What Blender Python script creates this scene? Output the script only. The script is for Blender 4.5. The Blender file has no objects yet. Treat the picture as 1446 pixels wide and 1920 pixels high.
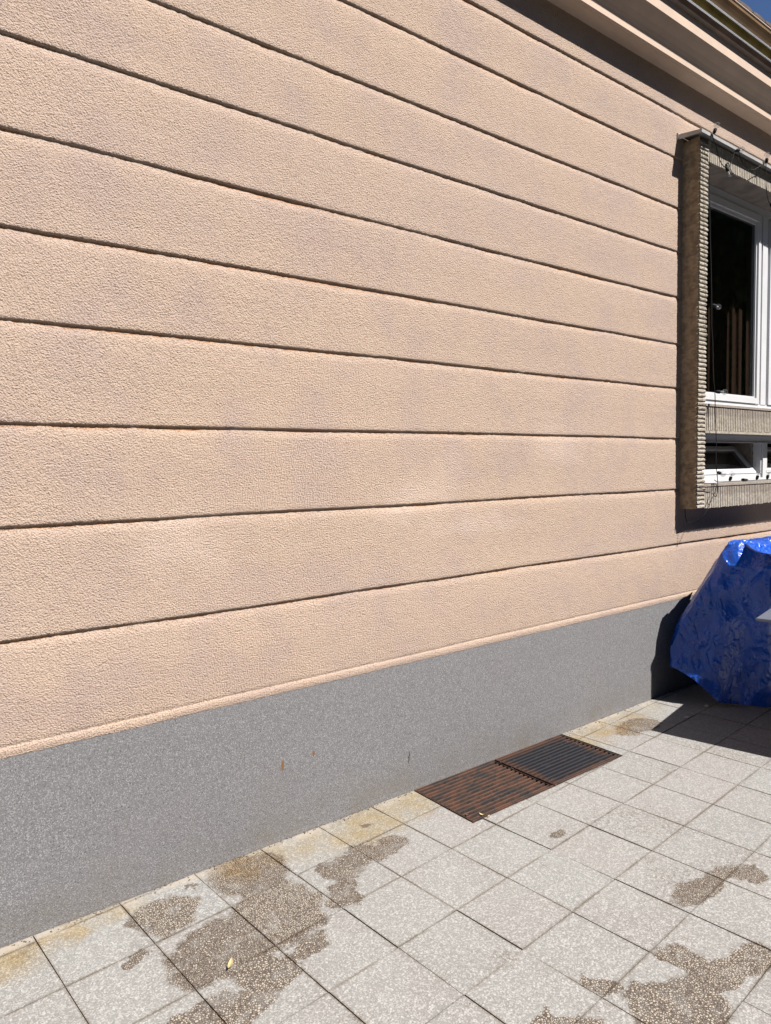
import bpy, bmesh, math, random
from mathutils import Vector, Matrix, noise
random.seed(7)
R = math.radians
scene = bpy.context.scene
col = scene.collection

# ------------------------------------------------------------------ camera
CAM_H, CAM_D = 1.6435, 2.7045
yaw, pitch, roll = 0.66086, -0.062325, -0.0161045
f = Vector((math.sin(yaw)*math.cos(pitch), math.cos(yaw)*math.cos(pitch), math.sin(pitch)))
r = Vector((math.cos(yaw), -math.sin(yaw), 0)); u = r.cross(f)
r2 = r*math.cos(roll)+u*math.sin(roll); u2 = -r*math.sin(roll)+u*math.cos(roll)
cam = bpy.data.cameras.new('camera'); cam_o = bpy.data.objects.new('camera', cam); col.objects.link(cam_o)
cam_o.matrix_world = Matrix(((r2.x, u2.x, -f.x, 0), (r2.y, u2.y, -f.y, -CAM_D), (r2.z, u2.z, -f.z, CAM_H), (0, 0, 0, 1)))
cam.sensor_fit = 'HORIZONTAL'; cam.sensor_width = 36; cam.lens = 36*1328.03/1446
cam.clip_start = .05; cam.clip_end = 3000
scene.camera = cam_o

# ------------------------------------------------------------------ sky, sun, exposure
TO_SUN = Vector((.37, -1, 1.42)).normalized()
elev = math.asin(TO_SUN.z)
w = bpy.data.worlds.new('World'); scene.world = w; w.use_nodes = True
nt = w.node_tree; nt.nodes.clear()
sky = nt.nodes.new('ShaderNodeTexSky'); sky.sky_type = 'NISHITA'; sky.sun_disc = False
sky.sun_elevation = elev; sky.sun_rotation = math.atan2(TO_SUN.x, TO_SUN.y)
sky.altitude = 800; sky.air_density = .62; sky.dust_density = 0; sky.ozone_density = 6.0
bg = nt.nodes.new('ShaderNodeBackground'); bg.inputs[1].default_value = .05
wo = nt.nodes.new('ShaderNodeOutputWorld')
nt.links.new(sky.outputs[0], bg.inputs[0]); nt.links.new(bg.outputs[0], wo.inputs[0])
sun = bpy.data.lights.new('sun', 'SUN'); sun.energy = 5.0; sun.angle = R(.5); sun.color = (1, .955, .89)
sun_o = bpy.data.objects.new('sun', sun); col.objects.link(sun_o)
sun_o.rotation_euler = TO_SUN.to_track_quat('Z', 'Y').to_euler(); sun_o.location = (0, -6, 8)
scene.view_settings.view_transform = 'Standard'; scene.view_settings.look = 'None'
scene.view_settings.gamma = 1; scene.view_settings.use_curve_mapping = False
scene.view_settings.exposure = 1.33

# ------------------------------------------------------------------ node helpers
class G:
    def __init__(s, name):
        s.m = bpy.data.materials.new(name); s.m.use_nodes = True
        s.t = s.m.node_tree; s.t.nodes.clear()
        s.out = s.n('ShaderNodeOutputMaterial')
        s.pos = s.n('ShaderNodeNewGeometry').outputs['Position']
    def n(s, k, **p):
        o = s.t.nodes.new(k)
        for a, b in p.items(): setattr(o, a, b)
        return o
    def l(s, a, b): s.t.links.new(a, b)
    def put(s, sock, v):
        if isinstance(v, bpy.types.NodeSocket): s.l(v, sock)
        elif v is not None:
            if sock.type == 'RGBA' and len(v) == 3: v = (*v, 1)
            sock.default_value = v
    def noise(s, scale, detail=3, rough=.55, vec=None, out=0):
        o = s.n('ShaderNodeTexNoise'); o.inputs['Scale'].default_value = scale
        o.inputs['Detail'].default_value = detail; o.inputs['Roughness'].default_value = rough
        s.l(vec if vec is not None else s.pos, o.inputs['Vector']); return o.outputs[out]
    def voro(s, scale, feature='F1', vec=None, out='Distance', rnd=1):
        o = s.n('ShaderNodeTexVoronoi', feature=feature); o.inputs['Scale'].default_value = scale
        o.inputs['Randomness'].default_value = rnd
        s.l(vec if vec is not None else s.pos, o.inputs['Vector']); return o.outputs[out]
    def math(s, op, a, b=0, c=None, clamp=False):
        o = s.n('ShaderNodeMath', operation=op, use_clamp=clamp)
        s.put(o.inputs[0], a); s.put(o.inputs[1], b)
        if c is not None: s.put(o.inputs[2], c)
        return o.outputs[0]
    def ramp(s, v, a, b, lo=0., hi=1., smooth=True):
        o = s.n('ShaderNodeMapRange', interpolation_type='SMOOTHSTEP' if smooth else 'LINEAR')
        s.put(o.inputs[0], v)
        for i, q in ((1, a), (2, b), (3, lo), (4, hi)): s.put(o.inputs[i], q)
        return o.outputs[0]
    def mix(s, fac, a, b, mode='MIX'):
        o = s.n('ShaderNodeMix', data_type='RGBA', blend_type=mode)
        s.put(o.inputs[0], fac); s.put(o.inputs[6], a); s.put(o.inputs[7], b); return o.outputs[2]
    def vmath(s, op, a, b=None):
        o = s.n('ShaderNodeVectorMath', operation=op); s.put(o.inputs[0], a)
        if b is not None: s.put(o.inputs[1], b)
        return o.outputs['Value'] if op == 'LENGTH' else o.outputs[0]
    def sep(s, v=None):
        o = s.n('ShaderNodeSeparateXYZ'); s.l(v if v is not None else s.pos, o.inputs[0]); return o.outputs
    def mapv(s, scale, loc=(0, 0, 0), vec=None):
        o = s.n('ShaderNodeMapping'); o.inputs['Scale'].default_value = scale; o.inputs['Location'].default_value = loc
        s.l(vec if vec is not None else s.pos, o.inputs[0]); return o.outputs[0]
    def ellipses(s, lst, vec, soft=.12):
        """union mask of flat ellipses (x, y, angle, ra, rb)"""
        d = None
        for x, y, a, ra, rb in lst:
            o = s.n('ShaderNodeMapping', vector_type='TEXTURE')
            o.inputs['Location'].default_value = (x, y, 0); o.inputs['Rotation'].default_value = (0, 0, a)
            o.inputs['Scale'].default_value = (ra, rb, 1); s.l(vec, o.inputs[0])
            q = s.vmath('LENGTH', o.outputs[0])
            d = q if d is None else s.math('SMOOTH_MIN', d, q, .12)
        return s.ramp(d, 1+soft, 1-soft)
    def bump(s, h, strength=1, dist=.003, nrm=None):
        o = s.n('ShaderNodeBump'); o.inputs['Strength'].default_value = strength; o.inputs['Distance'].default_value = dist
        s.put(o.inputs['Height'], h)
        if nrm is not None: s.l(nrm, o.inputs['Normal'])
        return o.outputs[0]
    def pbr(s, base, rough=.8, nrm=None, metal=0, spec=.5, coat=0, **k):
        o = s.n('ShaderNodeBsdfPrincipled')
        s.put(o.inputs['Base Color'], base); s.put(o.inputs['Roughness'], rough); s.put(o.inputs['Metallic'], metal)
        s.put(o.inputs['Specular IOR Level'], spec); o.inputs['Coat Weight'].default_value = coat
        for a, b in k.items(): s.put(o.inputs[a.replace('_', ' ')], b)
        if nrm is not None: s.l(nrm, o.inputs['Normal'])
        s.l(o.outputs[0], s.out.inputs[0]); return s.m

# measured marks on the paving (x, y, angle, ra, rb)
WORN = [(0.89, -0.187, -0.33, 0.119, 0.105), (1.254, -0.151, -0.69, 0.174, 0.171), (0.963, -0.499, -0.46, 0.174, 0.165), (1.24, -0.445, -0.73, 0.164, 0.179), (1.217, -0.67, 0.03, 0.086, 0.051), (1.577, -0.358, 0.12, 0.111, 0.089), (1.475, -0.496, -1.88, 0.09, 0.061), (1.786, -0.328, -0.04, 0.131, 0.082), (1.039, -0.693, -0.13, 0.106, 0.102), (0.887, -0.771, -0.51, 0.129, 0.069), (0.779, -0.751, -0.68, 0.085, 0.046), (2.596, -1.36, -0.07, 0.227, 0.055), (2.814, -1.436, -1.12, 0.071, 0.065), (2.143, -1.529, -1.6, 0.093, 0.059), (2.23, -1.641, -0.23, 0.192, 0.062), (1.937, -1.623, -0.56, 0.171, 0.125), (1.828, -1.427, -1.05, 0.064, 0.05), (1.591, -1.428, -0.56, 0.114, 0.043), (3.897, -0.228, 0.01, 0.202, 0.093), (0.734, -0.366, 0.13, 0.058, 0.029), (2.454, -0.737, -0.2, 0.049, 0.034)]
OCHRE = [(0.64, -0.062, 0.03, 0.196, 0.064), (0.384, -0.087, 0.24, 0.108, 0.092), (1.309, -0.054, -0.15, 0.18, 0.118), (1.98, -0.108, 0.06, 0.479, 0.146), (3.633, -0.121, 0.08, 0.644, 0.125), (1.408, -0.082, -1.65, 0.08, 0.022)]
FAINT = [(3.89, -0.726, -1.49, 0.284, 0.079), (2.699, -1.317, -0.26, 0.332, 0.105), (2.831, -0.895, -0.81, 0.21, 0.148)]
SPOT = [(1.033, -0.093, -0.1, 0.013, 0.015), (1.855, -0.116, 0.12, 0.022, 0.02)]

def m_stucco():
    g = G('stucco')
    grain = g.noise(140, 3, .62); grain2 = g.noise(260, 2, .5); lump = g.noise(30, 2)
    big = g.noise(.9, 3); mid = g.noise(3.2, 3)
    vg = g.voro(170, vec=g.vmath('ADD', g.pos, g.mapv((.008, .008, .008), (0, 0, 0), g.noise(90, 2, out=1))))
    h = g.math('ADD', g.math('MULTIPLY_ADD', vg, -.55, g.math('MULTIPLY', grain, .75)), g.math('ADD', g.math('MULTIPLY', grain2, .35), g.math('MULTIPLY', lump, .5)))
    c = g.mix(g.ramp(big, .35, .68), (0.340, 0.257, 0.202), (0.330, 0.253, 0.208))
    c = g.mix(g.math('MULTIPLY', g.ramp(mid, .42, .68), .75), c, (0.300, 0.230, 0.202))
    pit = g.ramp(grain, .50, .33)
    pit = g.math('MAXIMUM', pit, g.math('MULTIPLY', g.ramp(vg, .55, .85), g.ramp(lump, .4, .6)))
    c = g.mix(g.math('MULTIPLY', pit, .55), c, (0.152, 0.103, 0.076))
    c = g.mix(g.math('MULTIPLY', g.ramp(grain2, .55, .72), .22), c, (0.426, 0.342, 0.281))
    ps = g.sep(); cb = g.n('ShaderNodeCombineXYZ'); g.l(ps[0], cb.inputs[0]); g.l(ps[2], cb.inputs[1])
    wv = g.vmath('ADD', cb.outputs[0], g.mapv((.5, .5, 0), (-.25, -.25, 0), g.noise(2.5, 3, out=1)))
    pale = g.ellipses([(2.35, 1.50, .2, .22, .13), (1.05, 1.36, .1, .16, .07), (2.75, 1.30, 0, .3, .06), (3.4, 1.75, .1, .2, .09)], wv, .8)
    c = g.mix(g.math('MULTIPLY', pale, .30), c, (.43, .345, .30))
    # washed-out vertical streaking, very faint
    st = g.noise(1, 4, .6, g.mapv((9, 9, .7)))
    c = g.mix(g.math('MULTIPLY', g.ramp(st, .55, .8), .12), c, (0.251, 0.182, 0.152))
    # warm brown groove shade put into the colour, by depth
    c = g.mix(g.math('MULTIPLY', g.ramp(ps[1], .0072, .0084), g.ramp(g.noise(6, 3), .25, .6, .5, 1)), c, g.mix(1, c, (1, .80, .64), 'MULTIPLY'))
    n = g.bump(g.noise(3, 2), .35, .02)
    n = g.bump(h, 1, .0055, n)
    return g.pbr(c, .92, n, spec=.2)
def m_plinth():
    g = G('mosaic_plaster')
    v = g.voro(300, out='Color'); sp = g.sep(v)
    fine = g.noise(170, 2, .6)
    c = g.mix(g.ramp(sp[0], .1, .9, smooth=False), (0.039, 0.039, 0.042), (0.200, 0.198, 0.207))
    c = g.mix(g.ramp(fine, .34, .56), c, (0.112, 0.110, 0.117))
    c = g.mix(g.math('MULTIPLY', g.ramp(sp[1], .8, .95), .55), c, (0.27, 0.267, 0.272))
    big = g.noise(2.2, 3)
    c = g.mix(g.math('MULTIPLY', g.ramp(big, .5, .8), .22), c, (0.129, 0.109, 0.109))
    xyz = g.sep(); x, z = xyz[0], xyz[2]
    low = g.ramp(g.math('ADD', z, g.math('MULTIPLY', g.noise(2.5, 4), .16)), .30, .06)
    c = g.mix(g.math('MULTIPLY', low, g.ramp(g.noise(6, 3), .3, .75, .05, .5)), c, (0.101, 0.086, 0.066))
    cb = g.n('ShaderNodeCombineXYZ'); g.l(x, cb.inputs[0]); g.l(z, cb.inputs[1])
    v2 = g.vmath('ADD', cb.outputs[0], g.mapv((.012, .012, 0), (-.006, -.006, 0), g.noise(60, 2, out=1)))
    c = g.mix(g.ellipses([(1.503, .337, 1.5, .022, .007), (1.664, .348, 1.6, .013, .006)], v2, .35), c, (0.125, 0.062, 0.023))
    c = g.mix(g.ellipses([(2.228, .178, 1.45, .03, .004)], v2, .3), c, (0.023, 0.022, 0.022))
    n = g.bump(g.math('ADD', sp[0], fine), .5, .0016)
    n = g.bump(g.noise(4, 2), .2, .012, n)
    return g.pbr(c, .75, n, spec=.3)
def m_tile():
    g = G('terrazzo')
    oi = g.n('ShaderNodeObjectInfo'); rnd = oi.outputs['Random']
    off = g.n('ShaderNodeCombineXYZ'); g.l(g.math('MULTIPLY', rnd, 37), off.inputs[2])
    wn = g.n('ShaderNodeTexWhiteNoise', noise_dimensions='1D'); g.l(rnd, wn.inputs['W'])
    ws = g.sep(wn.outputs['Color'])
    pos = g.vmath('ADD', g.pos, off.outputs[0])
    warp = g.vmath('ADD', g.pos, g.mapv((.20, .20, 0), (-.10, -.10, 0), g.noise(7, 4, .6, out=1)))
    warp = g.vmath('ADD', warp, g.mapv((.03, .03, 0), (-.015, -.015, 0), g.noise(70, 3, .6, out=1)))
    vc = g.voro(132, vec=pos, out='Color'); vs = g.sep(vc)
    vd = g.voro(132, vec=pos, feature='DISTANCE_TO_EDGE')
    vc2 = g.voro(260, vec=pos, out='Color'); vs2 = g.sep(vc2)
    fine = g.noise(160, 3, .6, pos)
    # cement matrix
    mat = g.mix(ws[0], (.188, .175, .170), (.174, .179, .175))
    mat = g.mix(g.math('MULTIPLY', ws[1], .7), mat, (.158, .152, .146))
    mat = g.mix(g.ramp(g.noise(2.1, 4), .42, .68), mat, (.185, .186, .180))
    mat = g.mix(g.ramp(fine, .35, .7), g.mix(.5, mat, (.120, .112, .106)), mat)
    chipmask = g.ramp(vd, .05, .14)
    big = g.math('MULTIPLY', g.ramp(vs[0], .60, .68), chipmask)
    small = g.ramp(vs2[0], .72, .80)
    dark = g.ramp(vs2[1], .88, .93)
    c = g.mix(g.math('MULTIPLY', big, g.ramp(vs[1], 0, 1, .25, .8)), mat, (.30, .296, .290))
    c = g.mix(g.math('MULTIPLY', small, .55), c, (.29, .286, .280))
    c = g.mix(g.math('MULTIPLY', dark, .35), c, (.075, .065, .057))
    # worn, exposed aggregate areas with crisp outline
    edge = g.math('MULTIPLY', g.voro(150, vec=pos), .0)
    worn = g.ellipses(WORN, warp, .10)
    faint = g.math('MULTIPLY', g.ellipses(FAINT, warp, .35), g.ramp(g.noise(60, 3), .48, .62, 0, .5))
    auto = g.math('MULTIPLY', g.ramp(g.noise(3.3, 4, .6), .635, .70), g.ramp(g.noise(50, 2), .4, .6, 0, .45))
    worn = g.math('MULTIPLY', worn, g.ramp(g.noise(13, 3, .6, warp), .30, .50, .62, 1))
    wm = g.math('MAXIMUM', worn, g.math('MAXIMUM', faint, auto))
    wc = g.mix(g.math('MULTIPLY', g.ramp(vd, .08, .26), g.ramp(vs[2], .0, .75, .25, 1)), (.050, .038, .031), (.27, .235, .195))
    wc = g.mix(g.math('MULTIPLY', small, .25), wc, (.265, .235, .20))
    c = g.mix(wm, c, wc)
    # ochre run-off along the wall, cream lime bloom
    och = g.math('MULTIPLY', g.ellipses(OCHRE, warp, .5), g.ramp(g.noise(7, 3), .3, .65, .25, .85))
    c = g.mix(och, c, g.mix(1, c, (.95, .74, .42), 'MULTIPLY'))
    y = g.sep()[1]
    wy = g.math('ADD', y, g.math('MULTIPLY', g.noise(5, 3), .09))
    lime = g.math('MULTIPLY', g.ramp(wy, -.035, .03), g.ramp(g.noise(3.5, 2), .42, .6))
    c = g.mix(g.math('MULTIPLY', lime, .75), c, (.265, .235, .20))
    c = g.mix(g.math('MULTIPLY', g.ellipses(SPOT, warp, .3), .85), c, (.07, .05, .035))
    # random specks of dirt
    sd = g.voro(5.5, vec=g.pos)
    c = g.mix(g.ramp(sd, .022, .012), c, (.12, .10, .08))
    # dirt bleeding from the joints (edge of each tile)
    at = g.n('ShaderNodeAttribute', attribute_name='joint_dist').outputs['Fac']
    jd = g.math('MULTIPLY', g.ramp(at, .009, .0005), g.ramp(g.noise(4.5, 3), .35, .6, .10, .75))
    c = g.mix(jd, c, g.mix(1, c, (.58, .50, .42), 'MULTIPLY'))
    h = g.math('ADD', g.math('MULTIPLY', fine, .3), g.math('MULTIPLY', g.math('MULTIPLY', wm, g.ramp(vd, .0, .25)), 1.2))
    n = g.bump(h, .6, .0018)
    return g.pbr(c, g.mix(wm, (.62,)*3, (.85,)*3), n, spec=.35)
def m_simple(name, c, rough=.6, var=.12, scale=20, bumpd=0, bscale=60, **k):
    g = G(name); a = tuple(x*(1-var) for x in c); b = tuple(min(1, x*(1+var)) for x in c)
    cc = g.mix(g.ramp(g.noise(scale, 4), .3, .7), a, b)
    n = g.bump(g.noise(bscale, 3), .6, bumpd) if bumpd else None
    return g.pbr(cc, rough, n, **k)
def m_rust(name, base, rust, lo, hi, rough=.7, centre=None):
    g = G(name)
    st = g.noise(1, 5, .65, g.mapv((7, 26, 7))); b = g.noise(90, 3, .6); f = g.noise(30, 4, .7)
    v = g.math('ADD', g.math('MULTIPLY', st, .7), g.math('MULTIPLY', f, .3))
    if centre:   # rust has kept to the rim, the middle is worn blue-black
        xyz = g.sep()
        dx = g.math('DIVIDE', g.math('ABSOLUTE', g.math('SUBTRACT', xyz[0], centre[0])), .29); dy = g.math('DIVIDE', g.math('ABSOLUTE', g.math('SUBTRACT', xyz[1], centre[1])), .21)
        v = g.math('ADD', v, g.ramp(g.math('MAXIMUM', dx, dy), .55, 1.0, -.12, .22))
    c = g.mix(g.ramp(v, lo, hi), base, rust)
    c = g.mix(g.ramp(b, .42, .75, 0, .7), c, (.030, .018, .013))
    return g.pbr(c, rough, g.bump(b, .7, .002), metal=.15)
def m_strip():
    g = G('split_stone')
    oi = g.n('ShaderNodeObjectInfo').outputs['Random']
    a = g.noise(45, 4, .6); b = g.noise(9, 3)
    c = g.mix(g.ramp(b, .35, .7), (0.264, 0.236, 0.200), (0.312, 0.280, 0.240))
    c = g.mix(g.math('MULTIPLY', oi, .45), c, (0.224, 0.200, 0.164))
    c = g.mix(g.ramp(a, .6, .36, 0, .5), c, (0.128, 0.104, 0.080))
    z = g.sep()[2]
    # old grime under the two sills
    gr = g.math('ADD', z, g.math('MULTIPLY', g.noise(5, 4), .05))
    s1 = g.math('MULTIPLY', g.ramp(gr, 1.995, 2.010), g.ramp(gr, 2.12, 2.08))
    s2 = g.math('MULTIPLY', g.ramp(gr, 1.425, 1.44), g.ramp(gr, 1.53, 1.50))
    c = g.mix(g.math('MULTIPLY', g.math('MAXIMUM', s1, s2), .45), c, (0.136, 0.108, 0.096))
    return g.pbr(c, .9, g.bump(a, .8, .005), spec=.2)
def m_tarp():
    g = G('tarpaulin')
    at = g.pos
    wv = g.vmath('ADD', g.mapv((1, 1, .55)), g.mapv((.10, .10, .10), (0, 0, 0), g.noise(6, 3, out=1)))
    cr = g.noise(22, 3, .55, wv); big = g.noise(5, 3)
    rd = g.math('ABSOLUTE', g.math('SUBTRACT', g.noise(9, 2, .5, wv), .5)); rd2 = g.math('ABSOLUTE', g.math('SUBTRACT', g.noise(27, 2, .5, wv), .5))
    weave = g.n('ShaderNodeTexWave', wave_type='BANDS', bands_direction='Z'); weave.inputs['Scale'].default_value = 90
    g.l(g.pos, weave.inputs[0])
    c = g.mix(g.ramp(big, .3, .7), (.003, .045, .27), (.004, .056, .34))
    c = g.mix(g.math('MULTIPLY', g.ramp(cr, .55, .75), .2), c, (.03, .07, .30))
    h = g.math('ADD', g.math('MULTIPLY', g.ramp(rd, .0, .12, 1, 0), .6), g.math('MULTIPLY', g.ramp(rd2, .0, .13, 1, 0), .10))
    n = g.bump(g.math('ADD', h, g.math('MULTIPLY', cr, .08)), .65, .018); n = g.bump(weave.outputs[1], .12, .001, n)
    return g.pbr(c, g.ramp(cr, .3, .7, .24, .40), n, spec=.55, coat=.1)
def m_glass(name, tint=(1, 1, 1), ior=1.5):
    g = G(name); tr = g.n('ShaderNodeBsdfTransparent'); tr.inputs[0].default_value = (*tint, 1)
    gl = g.n('ShaderNodeBsdfGlossy'); gl.inputs['Roughness'].default_value = .015
    fr = g.n('ShaderNodeFresnel'); bf = g.n('ShaderNodeNewGeometry').outputs['Backfacing']; g.l(g.ramp(bf, 0, 1, ior, 1/ior, False), fr.inputs[0])
    mx = g.n('ShaderNodeMixShader'); g.l(fr.outputs[0], mx.inputs[0]); g.l(tr.outputs[0], mx.inputs[1]); g.l(gl.outputs[0], mx.inputs[2])
    g.l(mx.outputs[0], g.out.inputs[0]); return g.m

M = dict(
    stucco=m_stucco(), plinth=m_plinth(), tile=m_tile(), strip=m_strip(), tarp=m_tarp(),
    glass=m_glass('window_glass', (.55, .56, .55)), bulbglass=m_glass('bulb_glass', (.93, .93, .93), 2.3),
    dirt=m_simple('joint_dirt', (.085, .064, .048), .95, .3, 40, .004, 120),
    lawn=m_simple('lawn', (.04, .07, .02), .95, .35, 8, .02, 40),
    eave=m_simple('eave_paint', (.385, .295, .235), .75, .05, 6, .001, 60, spec=.3),
    metal=m_simple('zinc_sheet', (.34, .335, .33), .45, .1, 12, .0006, 30, metal=.3),
    bead=m_simple('bright_metal_bead', (.80, .82, .88), .22, .05, 12, metal=.6),
    olive=m_simple('olive_gutter_paint', (.16, .115, .03), .35, .35, 5, .001, 20, coat=.3),
    brownpaint=m_simple('brown_gutter_paint', (.10, .065, .05), .45, .25, 5, .001, 20),
    tan=m_simple('tan_gutter_paint', (.21, .135, .075), .4, .15, 5, .001, 20),
    roof=m_simple('roof_tile', (.055, .032, .026), .8, .3, 9, .003, 60),
    white=m_simple('white_window_frame', (.44, .445, .465), .35, .03, 8, coat=.1),
    seal=m_simple('black_rubber_seal', (.02, .02, .02), .6),
    render_dark=m_simple('grey_render', (.17, .145, .13), .9, .25, 7, .003, 50),
    siderender=m_simple('brown_side_render', (.225, .168, .108), .95, .3, 22, .01, 45),
    curtain=m_simple('brown_curtain', (.20, .105, .075), .9, .12, 5, .002, 200),
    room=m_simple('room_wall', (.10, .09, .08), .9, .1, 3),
    rust=m_rust('rusty_steel', (.022, .018, .017), (.074, .033, .020), .42, .56),
    blackrust=m_rust('blackened_steel', (.014, .016, .022), (.052, .027, .019), .48, .72, .5, (3.14, -.22)),
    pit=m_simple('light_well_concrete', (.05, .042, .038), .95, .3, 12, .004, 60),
    black=m_simple('black_rubber', (.012, .012, .013), .8, spec=.2),
    tablewhite=m_simple('grey_table_top', (.115, .125, .155), .3, .08, 6, coat=.2),
    chairdark=m_simple('dark_plastic', (.03, .03, .033), .5),
    leaf=m_simple('dry_leaf', (.30, .23, .115), .7, .25, 60, .001, 150),
    scrap=m_simple('pale_scrap', (.45, .43, .40), .8, .2, 60),
    filament=m_simple('filament', (.5, .45, .35), .5),
    added_hedge=m_simple('hedge_leaves', (.05, .09, .03), .7, .35, 5),
    bark=m_simple('bark', (.10, .07, .05), .9, .3, 14, .01, 40),
)

# ------------------------------------------------------------------ mesh helpers
def link(name, me, mat=None, parent=None, smooth=False):
    if mat is not None:
        for m_ in (mat if isinstance(mat, (list, tuple)) else [mat]): me.materials.append(m_)
    if smooth:
        for p in me.polygons: p.use_smooth = True
    o = bpy.data.objects.new(name, me); col.objects.link(o)
    if parent: o.parent = parent
    return o
def mesh(name, vs, fs):
    me = bpy.data.meshes.new(name); me.from_pydata([tuple(v) for v in vs], [], fs); me.update(); return me
def thing(name, label=None, cat=None, loc=(0, 0, 0), group=None, kind=None):
    o = bpy.data.objects.new(name, None); col.objects.link(o); o.location = loc; o.empty_display_size = .1
    tag(o, label, cat, group, kind); return o
def tag(o, label=None, cat=None, group=None, kind=None):
    for k, v in (('label', label), ('category', cat), ('group', group), ('kind', kind)):
        if v: o[k] = v
    return o
BOXF = [(0, 3, 2, 1), (4, 5, 6, 7), (0, 1, 5, 4), (1, 2, 6, 5), (2, 3, 7, 6), (3, 0, 4, 7)]
class MB:
    def __init__(s): s.v = []; s.f = []
    def box(s, x0, x1, y0, y1, z0, z1):
        b = len(s.v); s.v += [(x0, y0, z0), (x1, y0, z0), (x1, y1, z0), (x0, y1, z0), (x0, y0, z1), (x1, y0, z1), (x1, y1, z1), (x0, y1, z1)]
        s.f += [tuple(b+i for i in q) for q in BOXF]; return s
    def hexa(s, pts):
        b = len(s.v); s.v += [tuple(p) for p in pts]; s.f += [tuple(b+i for i in q) for q in BOXF]; return s
    def prism(s, poly, z0, z1):
        b = len(s.v); n = len(poly)
        s.v += [(p[0], p[1], z0) for p in poly]+[(p[0], p[1], z1) for p in poly]
        s.f.append(tuple(b+n+i for i in range(n))); s.f.append(tuple(b+i for i in reversed(range(n))))
        for i in range(n):
            j = (i+1) % n; s.f.append((b+i, b+j, b+n+j, b+n+i))
        return s
    def tube(s, pts, rad, seg=6, cap=True):
        pts = [Vector(p) for p in pts]; b = len(s.v); n = len(pts); ref = Vector((0, 0, 1))
        for i, p in enumerate(pts):
            t = (pts[min(i+1, n-1)]-pts[max(i-1, 0)]).normalized()
            a = t.cross(ref if abs(t.dot(ref)) < .9 else Vector((1, 0, 0))).normalized(); c = t.cross(a)
            rr = rad[i] if isinstance(rad, (list, tuple)) else rad
            for k in range(seg):
                q = 2*math.pi*k/seg; s.v.append(tuple(p+(a*math.cos(q)+c*math.sin(q))*rr))
        for i in range(n-1):
            for k in range(seg):
                k2 = (k+1) % seg; s.f.append((b+i*seg+k, b+i*seg+k2, b+(i+1)*seg+k2, b+(i+1)*seg+k))
        if cap: s.f.append(tuple(b+k for k in reversed(range(seg)))); s.f.append(tuple(b+(n-1)*seg+k for k in range(seg)))
        return s
    def make(s, name, mat, parent=None, smooth=False):
        me = mesh(name, s.v, s.f)
        bm = bmesh.new(); bm.from_mesh(me); bmesh.ops.recalc_face_normals(bm, faces=bm.faces); bm.to_mesh(me); bm.free()
        return link(name, me, mat, parent, smooth)
def extrude_x(name, prof, x0, x1, mat, parent, closed=True, step=None):
    """profile of (y, z) points drawn out along x"""
    xs = [x0, x1] if not step else [x0+(x1-x0)*i/round((x1-x0)/step) for i in range(round((x1-x0)/step)+1)]
    n = len(prof); vs = [(x, p[0], p[1]) for x in xs for p in prof]; fs = []
    for i in range(len(xs)-1):
        for k in range(n if closed else n-1):
            k2 = (k+1) % n; fs.append((i*n+k, i*n+k2, (i+1)*n+k2, (i+1)*n+k))
    if closed: fs += [tuple(range(n))[::-1], tuple((len(xs)-1)*n+k for k in range(n))]
    me = mesh(name, vs, fs); bm = bmesh.new(); bm.from_mesh(me)
    bmesh.ops.recalc_face_normals(bm, faces=bm.faces); bm.to_mesh(me); bm.free()
    return link(name, me, mat, parent)
def nz(x, y, z=0): return noise.noise(Vector((x, y, z)))

# ------------------------------------------------------------------ ground, paving
XW0, XW1 = -4.0, 12.0            # ends of the house wall
g_ = mesh('ground', [(-800, -800, -.035), (800, -800, -.035), (800, 800, -.035), (-800, 800, -.035)], [(0, 1, 2, 3)])
GR = (2.252, 3.434, -.430)       # grating opening x0, x1, outer y
# ground sheet is open over the light well
def frame_sheet(name, X0, X1, Y0, Y1, z, mat, kind='structure'):
    vs = [(X0, Y0, z), (X1, Y0, z), (X1, Y1, z), (X0, Y1, z), (GR[0], GR[2], z), (GR[1], GR[2], z), (GR[1], -.002, z), (GR[0], -.002, z)]
    fs = [(0, 1, 5, 4), (1, 2, 6, 5), (2, 3, 7, 6), (3, 0, 4, 7)]
    return tag(link(name, mesh(name, vs, fs), mat), kind=kind)
bpy.data.meshes.remove(g_)
frame_sheet('ground', -900, 900, -900, 900, -.035, M['lawn'])
frame_sheet('joint_bedding', -6, 13, -6.5, .02, -.006, M['dirt'])
paving = tag(thing('paving'), kind='structure')
S_, TX0, TY0, ROT = .30, .50343, .34476, -.075078
cr, sr = math.cos(ROT), math.sin(ROT)
def tp(i, j): return Vector((TX0+S_*(i*cr-j*sr), -TY0-S_*(i*sr+j*cr)))
def clip(poly, a, b, c):
    """keep a*x+b*y <= c"""
    out = []
    for i in range(len(poly)):
        p, q = poly[i], poly[(i+1) % len(poly)]; dp = a*p[0]+b*p[1]-c; dq = a*q[0]+b*q[1]-c
        if dp <= 0: out.append(p)
        if dp*dq < 0:
            t = dp/(dp-dq); out.append((p[0]+(q[0]-p[0])*t, p[1]+(q[1]-p[1])*t))
    return out
def area(p): return abs(sum(p[i][0]*p[(i+1) % len(p)][1]-p[(i+1) % len(p)][0]*p[i][1] for i in range(len(p))))/2
rest = MB(); rest_e = []; ntile = 0
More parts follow.
